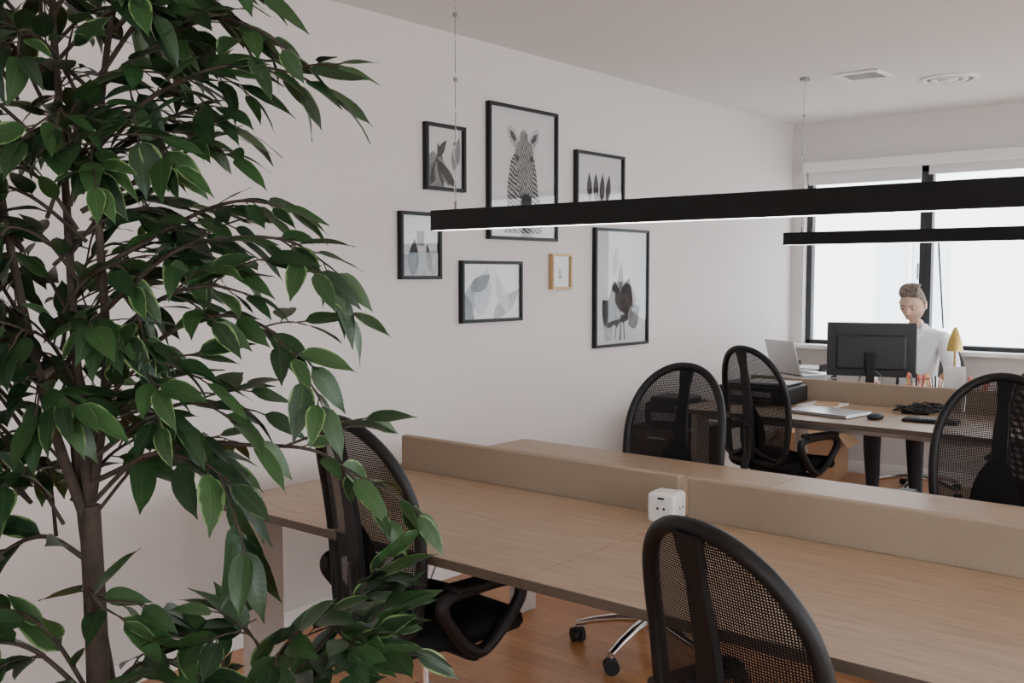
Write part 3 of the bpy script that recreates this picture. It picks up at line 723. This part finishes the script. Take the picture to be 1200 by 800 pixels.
def headf(x,y,z,grow=0):
    w=.077*(1-.26*max(0,-z)**1.8)*(1-.06*max(0,z)); dx=x*w; dy=y*.094; dz=z*.118
    if y<0 and z<0: dy=y*.094*(1-.05*abs(z))
    if y>0 and z<-.2: dy*=(1+.75*(z+.2))
    g=lambda a,c,s: math.exp(-((a-c)/s)**2)
    if y<0:
        dy-=.026*g(x,0,.13)*g(z,-.20,.13)+.013*g(x,0,.10)*g(z,0,.18)
        dy-=.007*g(z,.22,.09)*g(x,0,.6)
        dy+=.013*g(abs(x),.38,.17)*g(z,.04,.11)
        dy-=.008*g(x,0,.25)*g(z,-.52,.07)
        dy+=.005*g(x,0,.3)*g(z,-.66,.05)
        dy-=.012*g(x,0,.28)*g(z,-.85,.13)
        dy-=.004*g(abs(x),.55,.15)*g(z,-.12,.12)
        dx+=math.copysign(.004,x)*g(abs(x),.8,.2)*g(z,-.05,.15)
    v=Vector((dx,dy,dz))
    return v*(1+grow)
b=MB(); bm=bmesh.new(); bmesh.ops.create_uvsphere(bm,u_segments=56,v_segments=44,radius=1)
bm.verts.index_update()
low=[];up_=[]
for f in bm.faces:
    c=f.calc_center_median()
    (low if (c.z<-.36 and c.y<.25) else up_).append([v.index for v in f.verts])
VV=[headf(*v.co) for v in bm.verts]; bm.free()
b.add(VV,up_,M_skin); b.add(VV,low,M_stub)
bm=bmesh.new(); bmesh.ops.create_uvsphere(bm,u_segments=72,v_segments=60,radius=1)
dl=[]
for v in bm.verts:
    x,y,z=v.co
    hl=.56+.10*math.exp(-(x/.3)**2) if y<-.55 else (.56-(y+.55)*1.25 if y<.05 else -.19-(y-.05)*.5)
    if z<hl-.02: dl.append(v)
    else:
        n=noise.noise(Vector((x*6,y*10,z*6)))
        e=min(1,max(0,(z-hl)/.25)); e=e*e*(3-2*e)
        side=1-.55*min(1,abs(x)*1.1)*(1 if z<.6 else .4)
        v.co=headf(x,y,z,.012+(.05+.03*n)*e*side+.15*max(0,z-.5)*e)
bmesh.ops.delete(bm,geom=dl,context='VERTS')
b.absorb(bm,M_hair,True)
for k in range(30):
    x=-.052+.104*k/29; r=random.Random(k)
    h0=.079-.6*x*x/.05*.1
    b.tube(cat([(x,-.068+2.8*x*x,h0),(x*1.02+.004,-.074+2*x*x,h0+.026+r.uniform(-.003,.004)),(x*1.03+.010,-.050,.137-2.5*x*x+r.uniform(-.003,.006)),(x+.012,.0,.142-3*x*x)],5),[.003]*3+[.006]*13,M_hair,6)
for s in (-1,1):
    b.sph((s*.030,-.0795,.004),(.0135,.010,.007),M_eye,8); b.sph((s*.030,-.0885,.000),(.0055,.003,.0050),M_black,6)
    b.sph((s*.030,-.0815,.010),(.0165,.011,.0075),M_skin,8)
    b.tube([(s*.018,-.0915,.0035),(s*.030,-.0935,.003),(s*.043,-.086,.003)],[.0012,.0016,.001],M_hair,5)
    b.tube([(s*.014,-.101,.024),(s*.030,-.100,.030),(s*.047,-.090,.026)],[.0028,.0042,.002],M_hair,6)
    b.sph((s*.079,.004,-.004),(.008,.018,.032),M_skin,8); b.sph((s*.083,.0,.012),(.008,.013,.014),M_skin,8)
    b.sph((s*.0725,-.012,.006),(.006,.013,.030),M_hair,8)
    b.sph((s*.0115,-.112,-.031),(.008,.009,.007),M_skin,6)
b.tube([(-.024,-.087,-.062),(-.010,-.0975,-.0595),(0,-.098,-.061),(.010,-.0975,-.0595),(.024,-.087,-.062)],[.002,.004,.0035,.004,.002],M_lip,6)
b.tube([(-.02,-.087,-.067),(0,-.097,-.069),(.02,-.087,-.067)],[.002,.0045,.002],M_lip,6)
ho=b.obj("head",parent=man); ho.location=(0,-.145,1.285); ho.rotation_euler=(math.radians(20),0,math.radians(-4))
b=MB()
for s in (-1,1):
    b.add([(s*.0,.0,0),(s*.065,-.01,-.01),(s*.075,-.07,-.035),(s*.045,-.115,-.075),(s*.012,-.085,-.035),(s*.0,.06,.02),(s*.06,.03,.012)],[[1,2,4,6],[2,3,4]],M_shirt)
P=[(.067*math.sin(a),.062*math.cos(a),.01*(1-math.cos(a))) for a in [(-2.4+4.8*k/16) for k in range(17)]]
b.tube(P,.013,M_shirt,8,flat=1.5)
co=b.obj("shirt_collar",parent=man); co.location=(0,-.075,1.125)
chair(1.14,6.86,180,.93)

# ------------------------------------------------------------------ world & camera
w=D.worlds.new("sky"); SC.world=w; w.use_nodes=True
bg=w.node_tree.nodes["Background"]; bg.inputs[0].default_value=(.92,.955,1.0,1); bg.inputs[1].default_value=10

cam=D.cameras.new("camera"); cam.lens=35; cam.sensor_width=36; co=D.objects.new("camera",cam); SC.collection.objects.link(co)
co.location=(3.31,0,1.475); co.rotation_euler=(math.radians(90-3.82),0,math.radians(40)); cam.clip_start=.02
SC.camera=co
